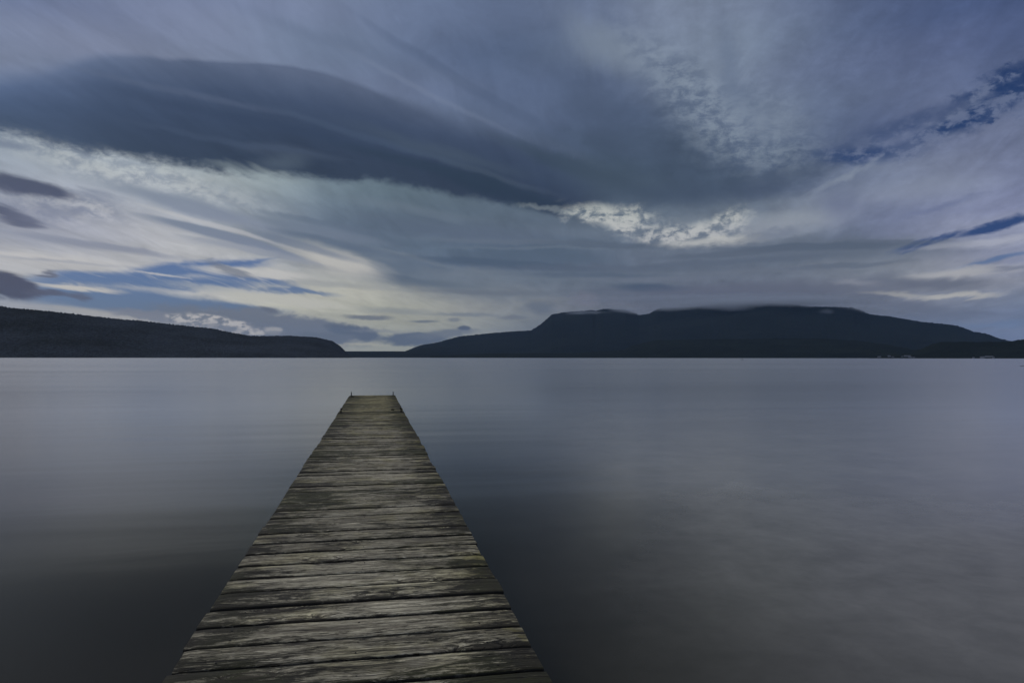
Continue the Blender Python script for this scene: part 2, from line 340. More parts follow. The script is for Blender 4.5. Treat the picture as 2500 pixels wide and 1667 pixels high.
# --- middle sheets
lens(900,645,300,40,(93,108,122),0.75,-10,soft=.75,wob=.4,fine=.35)
lens(1000,628,200,6,(130,140,143),0.25,-11,soft=.9,wob=.3,fine=.3)
lens(1310,625,190,24,(85,100,114),0.8,-2,curve=.4,soft=.7,wob=.3,fine=.4)
lens(1310,606,210,4,(118,130,138),0.3,-1,curve=.6,soft=.9,wob=.3,fine=.3)
lens(1590,703,90,12,(74,88,104),0.95,-3,soft=.6,wob=.2,fine=.3)
lens(900,668,190,9,(88,102,116),0.75,-7,curve=.2,soft=.5,wob=.2,fine=.3)
lens(780,540,150,11,(100,113,128),0.6,-8,curve=.3,soft=.5,up=1.6,wob=.2,fine=.3)
lens(1270,590,230,7,(112,124,133),0.5,-2,curve=.5,soft=.8,wob=.2,fine=.3)
lens(1240,642,250,13,(78,93,108),0.75,-4,curve=.3,soft=.5,up=1.5,wob=.2,fine=.3)
lens(1480,600,200,9,(86,98,111),0.6,-3,soft=.6,wob=.3,fine=.4)
lens(1420,672,220,7,(84,97,111),0.6,-1,soft=.6,wob=.2,fine=.3)
lens(1990,600,240,12,(86,98,111),0.8,-2,curve=.4,soft=.5,up=1.5,wob=.2,fine=.35)
lens(2180,590,130,7,(88,99,112),0.6,-4,soft=.6,wob=.2,fine=.4)
lens(1780,618,190,8,(90,101,113),0.65,2,soft=.5,wob=.2,fine=.3)
lens(1870,660,250,9,(108,117,127),0.5,0,soft=.7,wob=.2,fine=.3)
lens(2060,648,160,7,(92,103,115),0.6,1,soft=.6,wob=.2,fine=.4)
lens(1700,470,260,36,(70,82,102),0.55,2,soft=.8,wob=.5,fine=.6)
lens(1900,440,150,26,(78,89,111),0.5,14,soft=.7,wob=.5,fine=.9,seed=1)
lens(1500,300,200,50,(80,92,117),0.4,-34,soft=.9,wob=.6,fine=.6)
lens(1180,225,330,16,(84,96,124),0.45,-26,curve=.2,soft=.6,up=1.5,wob=.3,fine=.3)
lens(1000,205,260,7,(118,128,155),0.4,-22,soft=.8,wob=.2,fine=.3)
lens(900,130,300,16,(100,111,138),0.4,-12,soft=.8,wob=.4,fine=.4)
lens(1050,693,150,12,(98,110,119),0.75,-3,soft=.8,wob=.3,fine=.4)
lens(1100,560,260,26,(90,102,118),0.6,-7,soft=.9)
lens(760,560,190,16,(112,124,138),0.7,-9,soft=.6,wob=.3,fine=.4)
lens(820,592,170,9,(94,108,123),0.7,-10,curve=.3,soft=.6,wob=.2,fine=.3)
lens(1500,655,330,10,(90,101,114),0.6,-1,curve=.2,soft=.7,wob=.3,fine=.4)
lens(1750,640,260,8,(90,101,114),0.6,1,soft=.7,wob=.3,fine=.4)
lens(1180,715,180,7,(104,113,120),0.7,-2,soft=.7,wob=.2,fine=.3)
lens(1650,680,240,8,(108,117,128),0.6,0,soft=.8,wob=.3,fine=.3)
lens(1000,510,180,12,(112,124,137),0.4,-8,soft=.9,wob=.4)
lens(1230,672,200,10,(108,119,127),0.5,-4,soft=.9)
# --- left: bright cirrus, grey lenses, blue gaps
lens(330,425,320,34,MOT3,0.5,-9,soft=.9,fine=1.2)
lens(160,500,170,40,MOT3,0.6,-4,soft=.9,fine=1.2)
lens(640,425,120,16,(150,160,168),0.5,-4,soft=.9,fine=1.5,seed=1)
lens(820,640,130,34,(186,187,178),0.85,-14,soft=.7,wob=.4,fine=.5)
lens(470,505,230,20,(126,136,152),0.85,-12,curve=.2,soft=.7,wob=.3,fine=.4)
lens(535,553,190,6,(186,188,188),0.5,-13,curve=.55,soft=.6,wob=.12,fine=.12)
lens(560,576,215,17,(122,133,147),0.95,-13,curve=.55,soft=.4,up=2.0,wob=.12,fine=.12)
lens(250,600,220,12,(134,141,152),0.8,-5,curve=.2,soft=.6,up=1.4,wob=.2,fine=.3)
lens(620,612,170,7,(140,148,156),0.7,-10,curve=.3,soft=.6,wob=.2,fine=.3)
lens(740,600,150,10,(112,124,138),0.7,-14,curve=.2,soft=.6,wob=.2,fine=.3)
lens(150,640,160,5,(150,156,162),0.5,-1,soft=.7,wob=.2,fine=.3)
lens(760,690,200,8,(150,155,152),0.6,-3,soft=.7,wob=.2,fine=.3)
lens(100,575,120,10,(142,149,160),0.6,-3,soft=.9)
lens(560,600,120,8,(150,157,164),0.6,-6,soft=.9,wob=.3)
lens(60,625,160,6,(190,191,186),0.6,-2,soft=.9,wob=.3)
lens(470,655,190,18,BL0,1.0,8,soft=.5,wob=.3,fine=.5)
lens(250,683,210,16,BL,1.0,2,soft=.6,wob=.3,fine=.6)
lens(430,690,250,19,BL,1.0,-1,soft=.5,wob=.3,fine=.6,seed=1)
lens(580,676,170,13,BL,0.95,-9,soft=.6,wob=.3,fine=.7,seed=2)
lens(720,712,110,7,BL,0.9,-2,soft=.6,wob=.3,fine=.7)
lens(290,733,300,34,BL0,1.0,-3,soft=.45,wob=.3,fine=.5,seed=1)
lens(530,750,170,15,BL0,1.0,-3,soft=.5,wob=.3,fine=.5,seed=2)
lens(610,638,60,5,BL0,0.8,12,soft=.8,wob=.3)
lens(190,703,110,8,(190,190,180),0.95,-4,soft=.6,wob=.2,fine=.6)
lens(390,670,75,3,(186,188,184),0.8,-5,soft=.8,wob=.2,fine=.5)
lens(620,668,150,12,(186,188,182),0.9,-4,soft=.55,wob=.3,fine=.7,seed=1)
lens(560,708,140,10,(176,180,174),0.7,-5,soft=.8,wob=.3,fine=.7)
lens(700,732,170,14,(184,186,174),0.85,-6,soft=.6,wob=.3,fine=.5,seed=2)
lens(620,712,45,2.5,(170,176,176),0.7,0,soft=.8,wob=.2)
lens(330,774,230,9,(170,171,164),0.9,-4.5,soft=.7,wob=.2,fine=.3)
lens(560,655,60,11,(112,120,130),0.75,-18,soft=.6,fine=.8)
# dark cumulus scraps at the left
lens(60,456,130,26,(80,86,106),0.95,-6,soft=.45,wob=.3,fine=.7)
lens(40,532,75,25,(84,90,108),0.9,-12,soft=.5,wob=.4,fine=.9,seed=1)
lens(110,520,100,26,(128,135,150),0.6,0,soft=.9,fine=1.2,seed=2)
lens(230,478,70,12,(122,130,148),0.6,-10,soft=.9,fine=1.1)
lens(20,352,80,9,(118,127,148),0.7,-5,soft=.8,fine=.9)
lens(110,669,28,5,(104,108,118),0.85,0,soft=.6)
lens(30,698,75,34,(84,87,99),1.0,-8,soft=.35,wob=.25,fine=.8,seed=1)
lens(105,716,45,10,(92,95,106),0.9,-4,soft=.5,fine=.8)
lens(180,724,45,9,(96,101,113),0.85,-3,soft=.6,fine=.8)
lens(661,757,26,9,(102,108,116),0.95,-12,soft=.6,wob=.1,fine=.35)
# low cumulus bank beyond the left shore: grey bodies with pale sunlit heads
lens(660,796,285,36,(114,121,128),1.0,-6,soft=.28,wob=.5,fine=.5,seed=3)
lens(430,776,180,12,(126,131,137),0.9,-4,soft=.4,wob=.4,fine=.4,seed=3)
lens(900,775,60,7,(112,118,121),0.9,-1,soft=.5,wob=.15,fine=.2,seed=3)
lens(455,780,60,12,HEAD,0.95,-6,soft=.35,wob=.2,fine=.3,seed=3)
lens(535,790,100,20,HEAD,1.0,-10,soft=.35,wob=.25,fine=.35,seed=3)
lens(610,808,50,9,HEAD,0.95,-8,soft=.4,wob=.2,fine=.3,seed=3)
lens(540,800,60,8,(128,133,137),0.7,-8,soft=.6,wob=.2,fine=.3,seed=3)
lens(666,806,26,9,(168,169,164),0.85,0,soft=.4,wob=.15,fine=.25,seed=3)
lens(668,813,26,6,(132,137,140),0.8,0,soft=.5,wob=.15,fine=.2,seed=3)
lens(865,811,72,18,(97,106,115),1.0,-12,soft=.3,wob=.3,fine=.4,seed=3)
lens(790,826,90,15,(106,114,121),0.95,0,soft=.4,wob=.3,fine=.35,seed=3)
lens(1010,828,86,17,(98,107,115),1.0,0,soft=.32,wob=.3,fine=.4,seed=3)
lens(1085,815,85,11,(110,117,122),0.85,6,soft=.5,wob=.2,fine=.3,seed=3)
lens(930,808,70,5,(134,139,139),0.6,0,soft=.8,wob=.1)
lens(880,842,60,4,(178,178,158),0.6,0,soft=.8,wob=.1)
lens(1133,801,17,6,(90,98,107),1.0,-3,soft=.45,wob=.1,fine=.15,seed=3)
lens(1035,785,34,3.5,(112,119,120),0.9,0,soft=.6,wob=.1,fine=.15)
lens(1110,781,18,6,(120,126,127),0.8,0,soft=.6,wob=.1,fine=.15,seed=3)
lens(975,760,90,9,(138,144,140),0.75,-2,soft=.8,wob=.2,fine=.4)
lens(1140,768,90,5,(120,128,132),0.8,0,soft=.8,wob=.2,fine=.3)
lens(1320,752,42,17,(104,113,121),0.9,-4,soft=.55,wob=.3,fine=.3,seed=3)
lens(1250,774,40,6,(112,119,124),0.8,0,soft=.7,wob=.2,fine=.3)
lens(1430,730,40,17,(118,122,131),0.8,0,soft=.6,wob=.3,fine=.2,seed=3)
lens(1520,734,34,10,(114,119,128),0.7,0,soft=.7,wob=.2,fine=.2,seed=3)
lens(1370,755,26,8,(122,128,134),0.6,0,soft=.8,wob=.1,fine=.3)
lens(1830,715,420,26,(96,102,114),0.8,0,soft=.7,wob=.3,fine=.3)

bg = W.node('ShaderNodeBackground'); gm_ = W.node('ShaderNodeGamma'); W.put(gm_.inputs[0], col); gm_.inputs[1].default_value = 1.10
col = W.mix(1.0, W.scale(gm_.outputs[0], 1.185), W.mix(W.sstep(EL, 8, 15), (1.02, 0.975, 1.015), (0.975, 1.0, 0.92)), 'MULTIPLY')
W.put(bg.inputs[0], W.scale(col, 10.0)); bg.inputs[1].default_value = 0.1
wo = W.node('ShaderNodeOutputWorld'); wt.links.new(bg.outputs[0], wo.inputs[0])
w.cycles.sampling_method = 'MANUAL'; w.cycles.sample_map_resolution = 512

# ------------------------------------------------------------------ object helpers
COL = sc.collection
def link(name, mesh, mat=None, parent=None):
    o = bpy.data.objects.new(name, mesh); COL.objects.link(o)
    if mat: mesh.materials.append(mat)
    if parent: o.parent = parent
    return o
def mesh_from(name, vs_, fs, smooth=False):
    me = bpy.data.meshes.new(name); me.from_pydata(vs_, [], fs); me.update()
    if smooth: me.polygons.foreach_set('use_smooth', [True] * len(me.polygons))
    return me
def tag(o, label=None, cat=None, group=None, kind=None):
    if label: o['label'] = label
    if cat: o['category'] = cat
    if group: o['group'] = group
    if kind: o['kind'] = kind
    return o
def empty(name, loc, rz=0):
    o = bpy.data.objects.new(name, None); COL.objects.link(o); o.location = loc; o.rotation_euler.z = rz
    o.empty_display_size = 0.1
    return o
def material(name):
    m = bpy.data.materials.new(name); m.use_nodes = True; m.node_tree.nodes.clear()
    N = NT(m.node_tree); b = N.node('ShaderNodeBsdfPrincipled'); o = N.node('ShaderNodeOutputMaterial')
    m.node_tree.links.new(b.outputs[0], o.inputs[0])
    return m, N, b
def bump(N, b, h, strength, dist, normal=None):
    n = N.node('ShaderNodeBump'); n.inputs['Strength'].default_value = strength
    n.inputs['Distance'].default_value = dist; N.put(n.inputs['Height'], h)
    if normal is not None: N.put(n.inputs['Normal'], normal)
    if b is not None: N.put(b.inputs['Normal'], n.outputs[0])
    return n.outputs[0]
def plain(name, c, rough=0.7, metal=0.0, var=0.3, scale=8):
    m, N, b = material(name)
    t = N.node('ShaderNodeTexCoord').outputs['Object']
    n = N.noise(t, scale, 5, 0.6)
    N.put(b.inputs['Base Color'], N.ramp(n, [(0.3, tuple(v * (1 - var) for v in c)), (0.7, tuple(min(1, v * (1 + var)) for v in c))]))
    b.inputs['Roughness'].default_value = rough; b.inputs['Metallic'].default_value = metal
    bump(N, b, n, 0.3, 0.01)
    return m
class MB:
    """collects boxes and round bars into one mesh"""
    def __init__(s): s.bm = bmesh.new()
    def box(s, c, d, rot=None, bev=0.0):
        r = bmesh.ops.create_cube(s.bm, size=1)['verts']
        M = Matrix.Translation(c) @ (rot.to_4x4() if rot else Matrix.Identity(4)) @ Matrix.Diagonal((*d, 1))
        bmesh.ops.transform(s.bm, matrix=M, verts=r)
        if bev:
            es = list({e for v in r for e in v.link_edges})
            bmesh.ops.bevel(s.bm, geom=es, offset=bev, segments=2, affect='EDGES')
        return s
    def cone(s, c, r1, r2, h, seg=14, axis=None):
        r = bmesh.ops.create_cone(s.bm, cap_ends=True, segments=seg, radius1=r1, radius2=r2, depth=h)['verts']
        M = Matrix.Translation(c)
        if axis: M = M @ Vector(axis).to_track_quat('Z', 'Y').to_matrix().to_4x4()
        bmesh.ops.transform(s.bm, matrix=M, verts=r); return s
    def prism(s, pts, y0, y1):
        a = [s.bm.verts.new((x, y0, z)) for x, z in pts]; b = [s.bm.verts.new((x, y1, z)) for x, z in pts]
        s.bm.faces.new(a); s.bm.faces.new(b[::-1])
        for i in range(len(pts)):
            j = (i + 1) % len(pts); s.bm.faces.new((a[j], a[i], b[i], b[j]))
        return s
    def build(s, name, mat, parent=None, smooth=False):
        bmesh.ops.recalc_face_normals(s.bm, faces=s.bm.faces)
        me = bpy.data.meshes.new(name); s.bm.to_mesh(me); s.bm.free()
        if smooth: me.polygons.foreach_set('use_smooth', [True] * len(me.polygons))
        return link(name, me, mat, parent)

# ------------------------------------------------------------------ water
m_w, N, b = material('lake_water')
pos = N.node('ShaderNodeNewGeometry').outputs['Position']
px_, py_, pz_ = N.sep(pos)
n1 = N.noise(N.xyz(N.mul(px_, 0.35), py_, 0), 0.55, 4, 0.55, 0.5)
n2 = N.noise(N.xyz(N.mul(px_, 0.10), py_, 2), 0.06, 5, 0.6, 0.3)
n3 = N.noise(N.xyz(N.mul(px_, 0.05), py_, 5), 0.012, 6, 0.65)
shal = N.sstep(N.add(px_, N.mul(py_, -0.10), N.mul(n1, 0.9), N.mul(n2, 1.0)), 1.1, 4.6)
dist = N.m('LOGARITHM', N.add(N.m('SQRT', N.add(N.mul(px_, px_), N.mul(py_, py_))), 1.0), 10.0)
shal = N.mul(shal, N.sstep(dist, 1.15, 1.75, 1.0, 0.4))  # pale bed tone kept far out, standing in for brighter sky reflection
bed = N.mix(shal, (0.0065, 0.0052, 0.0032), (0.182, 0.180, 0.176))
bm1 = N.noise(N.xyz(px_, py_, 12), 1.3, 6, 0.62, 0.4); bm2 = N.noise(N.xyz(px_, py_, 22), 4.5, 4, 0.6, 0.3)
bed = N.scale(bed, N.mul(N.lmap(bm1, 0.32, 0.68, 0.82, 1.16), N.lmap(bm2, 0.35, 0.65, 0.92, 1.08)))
rough = N.add(N.lmap(dist, 0.7, 2.8, 0.175, 0.24), N.lmap(n2, 0.3, 0.7, -0.015, 0.02), N.lmap(n3, 0.35, 0.65, -0.015, 0.02))
bn = bump(N, None, n3, 0.5, 0.35)
bn = bump(N, None, n2, 0.5, 0.09, bn)
bn = bump(N, None, n1, 0.3, 0.013, bn)
fr = N.node('ShaderNodeFresnel'); fr.inputs[0].default_value = 1.333; N.put(fr.inputs['Normal'], bn)
fac = N.mul(N.m('POWER', fr.outputs[0], 1.15), 1.2)
fac = N.m('MINIMUM', fac, 0.76)
gl = N.node('ShaderNodeBsdfGlossy', distribution='MULTI_GGX')
N.put(gl.inputs['Color'], N.mix(N.sstep(fac, 0.08, 0.45), (0.96, 0.88, 0.68), (1.0, 1.0, 1.0)))
N.put(gl.inputs['Roughness'], rough); N.put(gl.inputs['Normal'], bn)
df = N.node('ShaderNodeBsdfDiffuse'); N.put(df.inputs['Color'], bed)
mx = N.node('ShaderNodeMixShader'); N.put(mx.inputs[0], fac)
N.nt.links.new(df.outputs[0], mx.inputs[1]); N.nt.links.new(gl.outputs[0], mx.inputs[2])
N.nt.nodes.remove(b)
N.nt.links.new(mx.outputs[0], [n for n in N.nt.nodes if n.type == 'OUTPUT_MATERIAL'][0].inputs[0])
vs_ = [(0, 0, 0)]; fs = []
rads = [4, 12, 30, 80, 250, 800, 2500, 8000, 18000, 34000]; K = 96
for r in rads:
    for k in range(K):
        vs_.append((r * math.cos(2 * math.pi * k / K), r * math.sin(2 * math.pi * k / K), 0))
for k in range(K): fs.append((0, 1 + k, 1 + (k + 1) % K))
for i in range(len(rads) - 1):
    for k in range(K):
        a = 1 + i * K + k; b2 = 1 + i * K + (k + 1) % K
        fs.append((a, a + K, b2 + K, b2))
tag(link('lake_water', mesh_from('lake_water', vs_, fs), m_w), kind='structure')

# ------------------------------------------------------------------ hills
def forest(name, c1, c2, sc_):
    m, N, b = material(name)
    p = N.node('ShaderNodeNewGeometry').outputs['Position']
    big = N.noise(p, 0.0016 * sc_, 6, 0.6); sm = N.noise(p, 0.03 * sc_, 5, 0.7)
    f = N.add(N.mul(big, 0.6), N.mul(sm, 0.5))
    cr_ = N.noise(p, 0.055 * sc_, 3, 0.6)
    N.put(b.inputs['Base Color'], N.scale(N.ramp(f, [(0.42, c1), (0.68, c2)]), N.lmap(cr_, 0.35, 0.65, 0.55, 1.45)))
    b.inputs['Roughness'].default_value = 1.0; b.inputs['Specular IOR Level'].default_value = 0.05
    bump(N, b, sm, 0.8, 12 / sc_)
    return m
m_near = forest('forest_near', (0.014, 0.018, 0.020), (0.037, 0.046, 0.062), 2.0)  # blue of the distant haze mixed into the forest colour
m_deep = forest('forest_deep', (0.005, 0.008, 0.008), (0.014, 0.020, 0.018), 2.0)
m_far = forest('forest_far', (0.005, 0.008, 0.009), (0.013, 0.018, 0.018), 1.0)

def interp(pts, x):
    if x <= pts[0][0]: return pts[0][1]
    for (xa, ya), (xb, yb) in zip(pts, pts[1:]):
        if x <= xb: return ya + (yb - ya) * (x - xa) / (xb - xa)
    return pts[-1][1]
class Ridge:
    """a range of hills: skyline read as directions, stood at its real distance, with a body from shore to back slope"""
    def __init__(s, pts, r_shore, r_ridge, r_back, wander, seed, bumps, relief=0.2, power=1.1):
        s.pts = [p2s(*q) for q in pts]; s.rs, s.rr, s.rb = r_shore, r_ridge, r_back
        s.w, s.seed, s.bumps, s.relief, s.power = wander, seed, bumps, relief, power
    def rad(s, a, t):
        k = 1 + s.w * math.sin(a * 0.17 + s.seed) + 0.5 * s.w * math.sin(a * 0.41 + 2 * s.seed)
        k2 = 1 + (k - 1) * 0.6
        return (s.rs * k2 + (s.rr * k - s.rs * k2) * t) if t <= 1 else s.rr * k + (s.rb - s.rr) * (t - 1)
    def top(s, a):
        e = interp(s.pts, a); return EYE + s.rad(a, 1) * math.tan(R_(e))
    def z(s, a, t, rough=True):
        H = s.top(a)
        r_ = s.rad(a, t); w_ = R_(a + YAW); k_ = 2.2 / (s.rb - s.rs)
        n = mn.fractal(Vector((r_ * math.sin(w_) * k_, r_ * math.cos(w_) * k_, s.seed)), 0.95, 2.0, 6)
        if t <= 1:
            h = H * (t ** s.power) + n * H * s.relief * 4 * t * (1 - t)
        else: h = H * max(0, 1 - (t - 1) * 1.05)
        if rough and s.bumps and t > 0.03:
            q = mn.fractal(Vector((a * 9.0, t * 30, s.seed + 5)), 0.6, 2.2, 3)
            q2 = abs(mn.noise(Vector((a * 34.0, t * 90, s.seed + 9))))
            h += s.bumps * (1.0 if t > 0.96 else 0.3) * (q * 0.8 + q2 * 1.3 * (1 if t < 1.3 else 0)) * min(1, H / 40)
        return max(h, -2.0) if t > 0 else -1.5
    def place(s, a, t, rough=True):
        r = s.rad(a, t); w_ = R_(a + YAW)
        return Vector((r * math.sin(w_), r * math.cos(w_), s.z(a, t, rough)))
    def build(s, name, mat, a0, a1, da, nt=22):
        na = int((a1 - a0) / da)
        ts = [(i / nt) ** 0.9 for i in range(nt + 1)] + [1.06, 1.2, 1.5, 2.0]
        V = []; Fc = []
        for i in range(na + 1):
            a = a0 + i * da
            for t in ts: V.append(s.place(a, t))
        n = len(ts)
        for i in range(na):
            for j in range(n - 1):
                q = i * n + j; Fc.append((q, q + 1, q + n + 1, q + n))
        me = mesh_from(name, V, Fc, True)
        return tag(link(name, me, mat), kind='structure')

left = Ridge([(-5200,871),(-4200,820),(-2800,740),(-1700,700),(-900,690),(-500,706),(-200,728),(0,747.5),(27,753),(101,759),(191,769),(298,781),(337,783),(421,793),(517,802.6),(562,812),(612,821),(650,821),(708,820.5),(773,824),(811,833),(830,844.7),(842,857),(853,868),(862,876),(900,880)],
             2900, 3900, 5200, 0.06, 3.1, 4.5, 0.15)
left.build('forested_hill', m_near, p2s(-5200, 871)[0], p2s(880, 800)[0], 0.045)
low = Ridge([(600,858),(842,857.8),(991,857.6),(1026,850),(1100,850),(1300,850)], 7200, 8600, 10000, 0.02, 7.7, 1.5, 0.05)
low.build('low_far_shore', m_far, p2s(600, 800)[0], p2s(1150, 800)[0], 0.05, 10)
mtn = Ridge([(930,866),(991,857.5),(1008,850),(1026,843.5),(1068,836),(1121,821.7),(1183,815),(1240,810),(1297,806.4),(1317,794),(1336,778),(1347,768),(1374,763),(1410,760),(1447,756.8),(1454,759),(1473,754),(1527,756),(1545,763),(1560,769),(1584,766),(1600,757),(1615,751.7),(1700,749),(1734,745),(1772,743),(1830,742),(1880,740),(1925,742),(1983,748),(2050,749),(2082,750.5),(2100,756),(2124,767),(2174,772),(2250,785),(2312,791),(2338,794.5),(2377,809),(2407,813.6),(2442,826),(2469,832),(2500,838),(2700,850),(2900,856)],
            6800, 10400, 13500, 0.03, 1.3, 7.0, 0.10, 1.35)
mtn.build('long_mountain', m_far, p2s(930, 800)[0], p2s(2900, 800)[0], 0.05, 26)
mid = Ridge([(1050,868),(1200,863),(1400,862),(1520,854),(1546,843),(1600,830),(1753,828),(1906,825.5),(2021,826.5),(2097,832),(2174,841.6),(2231,853),(2330,858)],
            4700, 5700, 6800, 0.03, 5.5, 4.0, 0.12)
mid.build('shore_ridge', m_deep, p2s(1050, 800)[0], p2s(2330, 800)[0], 0.05)
pen = Ridge([(2120,872),(2180,866),(2231,858),(2250,852),(2270,841.6),(2296,834),(2346,834),(2423,834),(2469,832.5),(2488,829),(2520,826),(2700,815),(3000,800),(3300,800),(4200,800),(5200,812),(6500,846),(7600,872)],
            3300, 4100, 5200, 0.015, 9.2, 4.0, 0.12, 1.0)
pen.build('wooded_headland', m_deep, p2s(2120, 800)[0], p2s(7600, 872)[0], 0.06)

# ------------------------------------------------------------------ jetty
TH = R_(YAW); XL, XR = -0.671, 0.573
def deck_pt(px, py, h=1.05):
    a, e = p2s(px, py); r = h / math.tan(R_(-e)); w_ = R_(a + YAW)
    return (r * math.sin(w_), r * math.cos(w_))
m_wood, N, b = material('weathered_planks')
tco = N.node('ShaderNodeTexCoord').outputs['Object']
ox, oy, oz = N.sep(tco)
at = N.node('ShaderNodeAttribute', attribute_name='plank'); pr = N.sep(at.outputs['Color'])   # random, local y, random
at2 = N.node('ShaderNodeAttribute', attribute_name='plank_b'); pr2 = N.sep(at2.outputs['Color'])
r1, ly, r2 = pr[0], pr[1], pr[2]
ly = N.sub(ly, 0.5)                    # metres across the plank
xs = N.add(ox, N.mul(r1, 40.0))
# knots
kv = N.xyz(N.mul(xs, 1.25), N.add(N.mul(ly, 5.0), N.mul(r2, 60.0)), 0)
vor = N.node('ShaderNodeTexVoronoi', voronoi_dimensions='2D'); N.put(vor.inputs['Vector'], kv); vor.inputs['Scale'].default_value = 1.0
vp = N.sep(vor.outputs['Position'])
kx = N.m('DIVIDE', N.sub(N.mul(xs, 1.25), vp[0]), 1.25)
ky = N.m('DIVIDE', N.sub(N.add(N.mul(ly, 5.0), N.mul(r2, 60.0)), vp[1]), 5.0)
wv = N.noise(N.xyz(N.mul(xs, 7), N.mul(ly, 14), r2), 1.0, 4, 0.6, col=True); wq = N.sep(wv)
kx = N.add(kx, N.mul(N.sub(wq[0], 0.5), 0.05)); ky = N.add(ky, N.mul(N.sub(wq[1], 0.5), 0.02))
kd = N.add(N.m('POWER', N.m('DIVIDE', kx, 0.075), 2.0), N.m('POWER', N.m('DIVIDE', ky, 0.026), 2.0))
kg = N.m('EXPONENT', N.mul(kd, -0.55))
kcol = N.sep(vor.outputs['Color'])
kon = N.sstep(kcol[0], 0.25, 0.35)
kg = N.mul(kg, kon)
g = N.add(N.mul(ly, 62.0), N.mul(kg, 5.5), N.mul(N.sub(wq[2], 0.5), 2.0))
gr = N.noise(N.xyz(N.mul(xs, 2.1), g, N.mul(r2, 31.0)), 1.0, 6, 0.68)
gr2 = N.noise(N.xyz(N.mul(xs, 10.5), N.mul(g, 3.6), N.mul(r1, 17.0)), 1.0, 4, 0.7)
gr3 = N.noise(N.xyz(N.mul(xs, 22.0), N.mul(g, 7.0), N.mul(r1, 11.0)), 1.0, 3, 0.7)
# grime: patches, dragged along the grain, heavier towards the plank ends
patch = N.noise(N.xyz(N.mul(xs, 3.4), N.mul(ly, 13.0), N.mul(r2, 23.0)), 1.0, 8, 0.68, 0.5)
patch2 = N.noise(N.xyz(N.mul(xs, 13.0), N.mul(ly, 40.0), N.mul(r2, 51.0)), 1.0, 6, 0.70, 0.8)
wide = N.noise(N.xyz(N.mul(ox, 1.6), N.mul(oy, 0.8), 4), 1.0, 4, 0.55)
speck = N.noise(N.xyz(N.mul(ox, 70.0), N.mul(oy, 130.0), 4), 1.0, 5, 0.8)
endb = N.curve(ox, [(-0.70, 0.95), (-0.6, 0.85), (-0.45, 0.62), (-0.25, 0.25), (0.1, 0.12), (0.3, 0.35), (0.45, 0.75), (0.60, 0.95)], -0.70, 0.60, 0, 1)
edge = N.sstep(at.outputs['Alpha'], 0.80, 1.0)  # dark rim on plank edges, gap shadow painted in along with the grime
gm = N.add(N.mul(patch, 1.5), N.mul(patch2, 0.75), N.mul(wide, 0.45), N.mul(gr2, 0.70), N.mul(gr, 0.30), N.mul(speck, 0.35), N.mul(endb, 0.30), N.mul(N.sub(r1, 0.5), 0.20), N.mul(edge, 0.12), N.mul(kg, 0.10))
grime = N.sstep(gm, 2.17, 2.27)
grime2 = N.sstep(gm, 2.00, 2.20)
base = N.ramp(gr, [(0.34, (0.070, 0.064, 0.052)), (0.43, (0.20, 0.187, 0.155)), (0.52, (0.40, 0.38, 0.305)), (0.66, (0.64, 0.61, 0.51))])
base = N.mix(N.sstep(gr2, 0.46, 0.64, 0.0, 0.78), base, (0.085, 0.078, 0.062))
base = N.scale(base, N.lmap(gr3, 0.3, 0.7, 0.55, 1.45))
base = N.scale(base, N.lmap(r2, 0, 1, 0.84, 1.20))
base = N.mix(N.mul(N.sstep(patch2, 0.48, 0.62), 0.35), base, N.mix(r1, (0.19, 0.145, 0.11), (0.17, 0.18, 0.18)))
algn = N.noise(N.xyz(N.mul(ox, 2.6), N.mul(oy, 2.2), 9), 1.0, 7, 0.66)
alg = N.sstep(N.add(algn, N.mul(N.sub(gr2, 0.5), 0.25), N.mul(N.sstep(oy, 7.0, 18.0), 0.20), N.mul(N.sstep(ox, 0.1, 0.56), 0.06), N.mul(N.sstep(ox, -0.45, -0.6), 0.05)), 0.47, 0.62)
base = N.mix(N.mul(alg, N.lmap(oy, 3.0, 16.0, 0.34, 0.72)), base, N.scale(N.mix(1.0, base, (0.66, 0.64, 0.34), 'MULTIPLY'), 1.15))
yel = N.mul(N.sstep(ox, 0.34, 0.55), N.sstep(N.add(N.noise(N.xyz(ox, N.mul(oy, 0.6), 3), 2.0, 6, 0.68), N.mul(N.sstep(oy, 15.5, 18.5), 0.22), N.mul(speck, 0.1)), 0.54, 0.66))
base = N.mix(N.mul(yel, 0.65), base, (0.20, 0.185, 0.028))
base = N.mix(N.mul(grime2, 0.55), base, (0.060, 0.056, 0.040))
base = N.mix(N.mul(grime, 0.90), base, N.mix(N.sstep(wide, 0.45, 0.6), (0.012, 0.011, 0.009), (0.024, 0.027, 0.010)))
# knots: dark heart, dark rim
ring = N.mul(N.sstep(kg, 0.30, 0.42), N.sstep(kg, 0.62, 0.48))
heart = N.sstep(kg, 0.72, 0.92)
base = N.mix(N.mul(ring, 0.8), base, (0.030, 0.026, 0.021))
base = N.mix(N.mul(heart, 0.6), base, (0.060, 0.052, 0.042))
cr = N.noise(N.xyz(N.mul(xs, 0.9), N.mul(g, 0.55), N.mul(r2, 77.0)), 1.0, 3, 0.6)
crk = N.mul(N.sstep(N.m('ABSOLUTE', N.sub(cr, 0.47)), 0.006, 0.018, 1.0, 0.0), N.sstep(N.noise(N.xyz(xs, ly, r1), 2.2, 2), 0.44, 0.56))
base = N.mix(N.mul(crk, 0.9), base, (0.010, 0.009, 0.008))
cr2 = N.noise(N.xyz(N.mul(xs, 1.5), N.mul(g, 1.35), N.mul(r1, 91.0)), 1.0, 4, 0.6)
crk2 = N.mul(N.sstep(N.m('ABSOLUTE', N.sub(cr2, 0.5)), 0.006, 0.022, 1.0, 0.0), N.sstep(patch2, 0.42, 0.52))
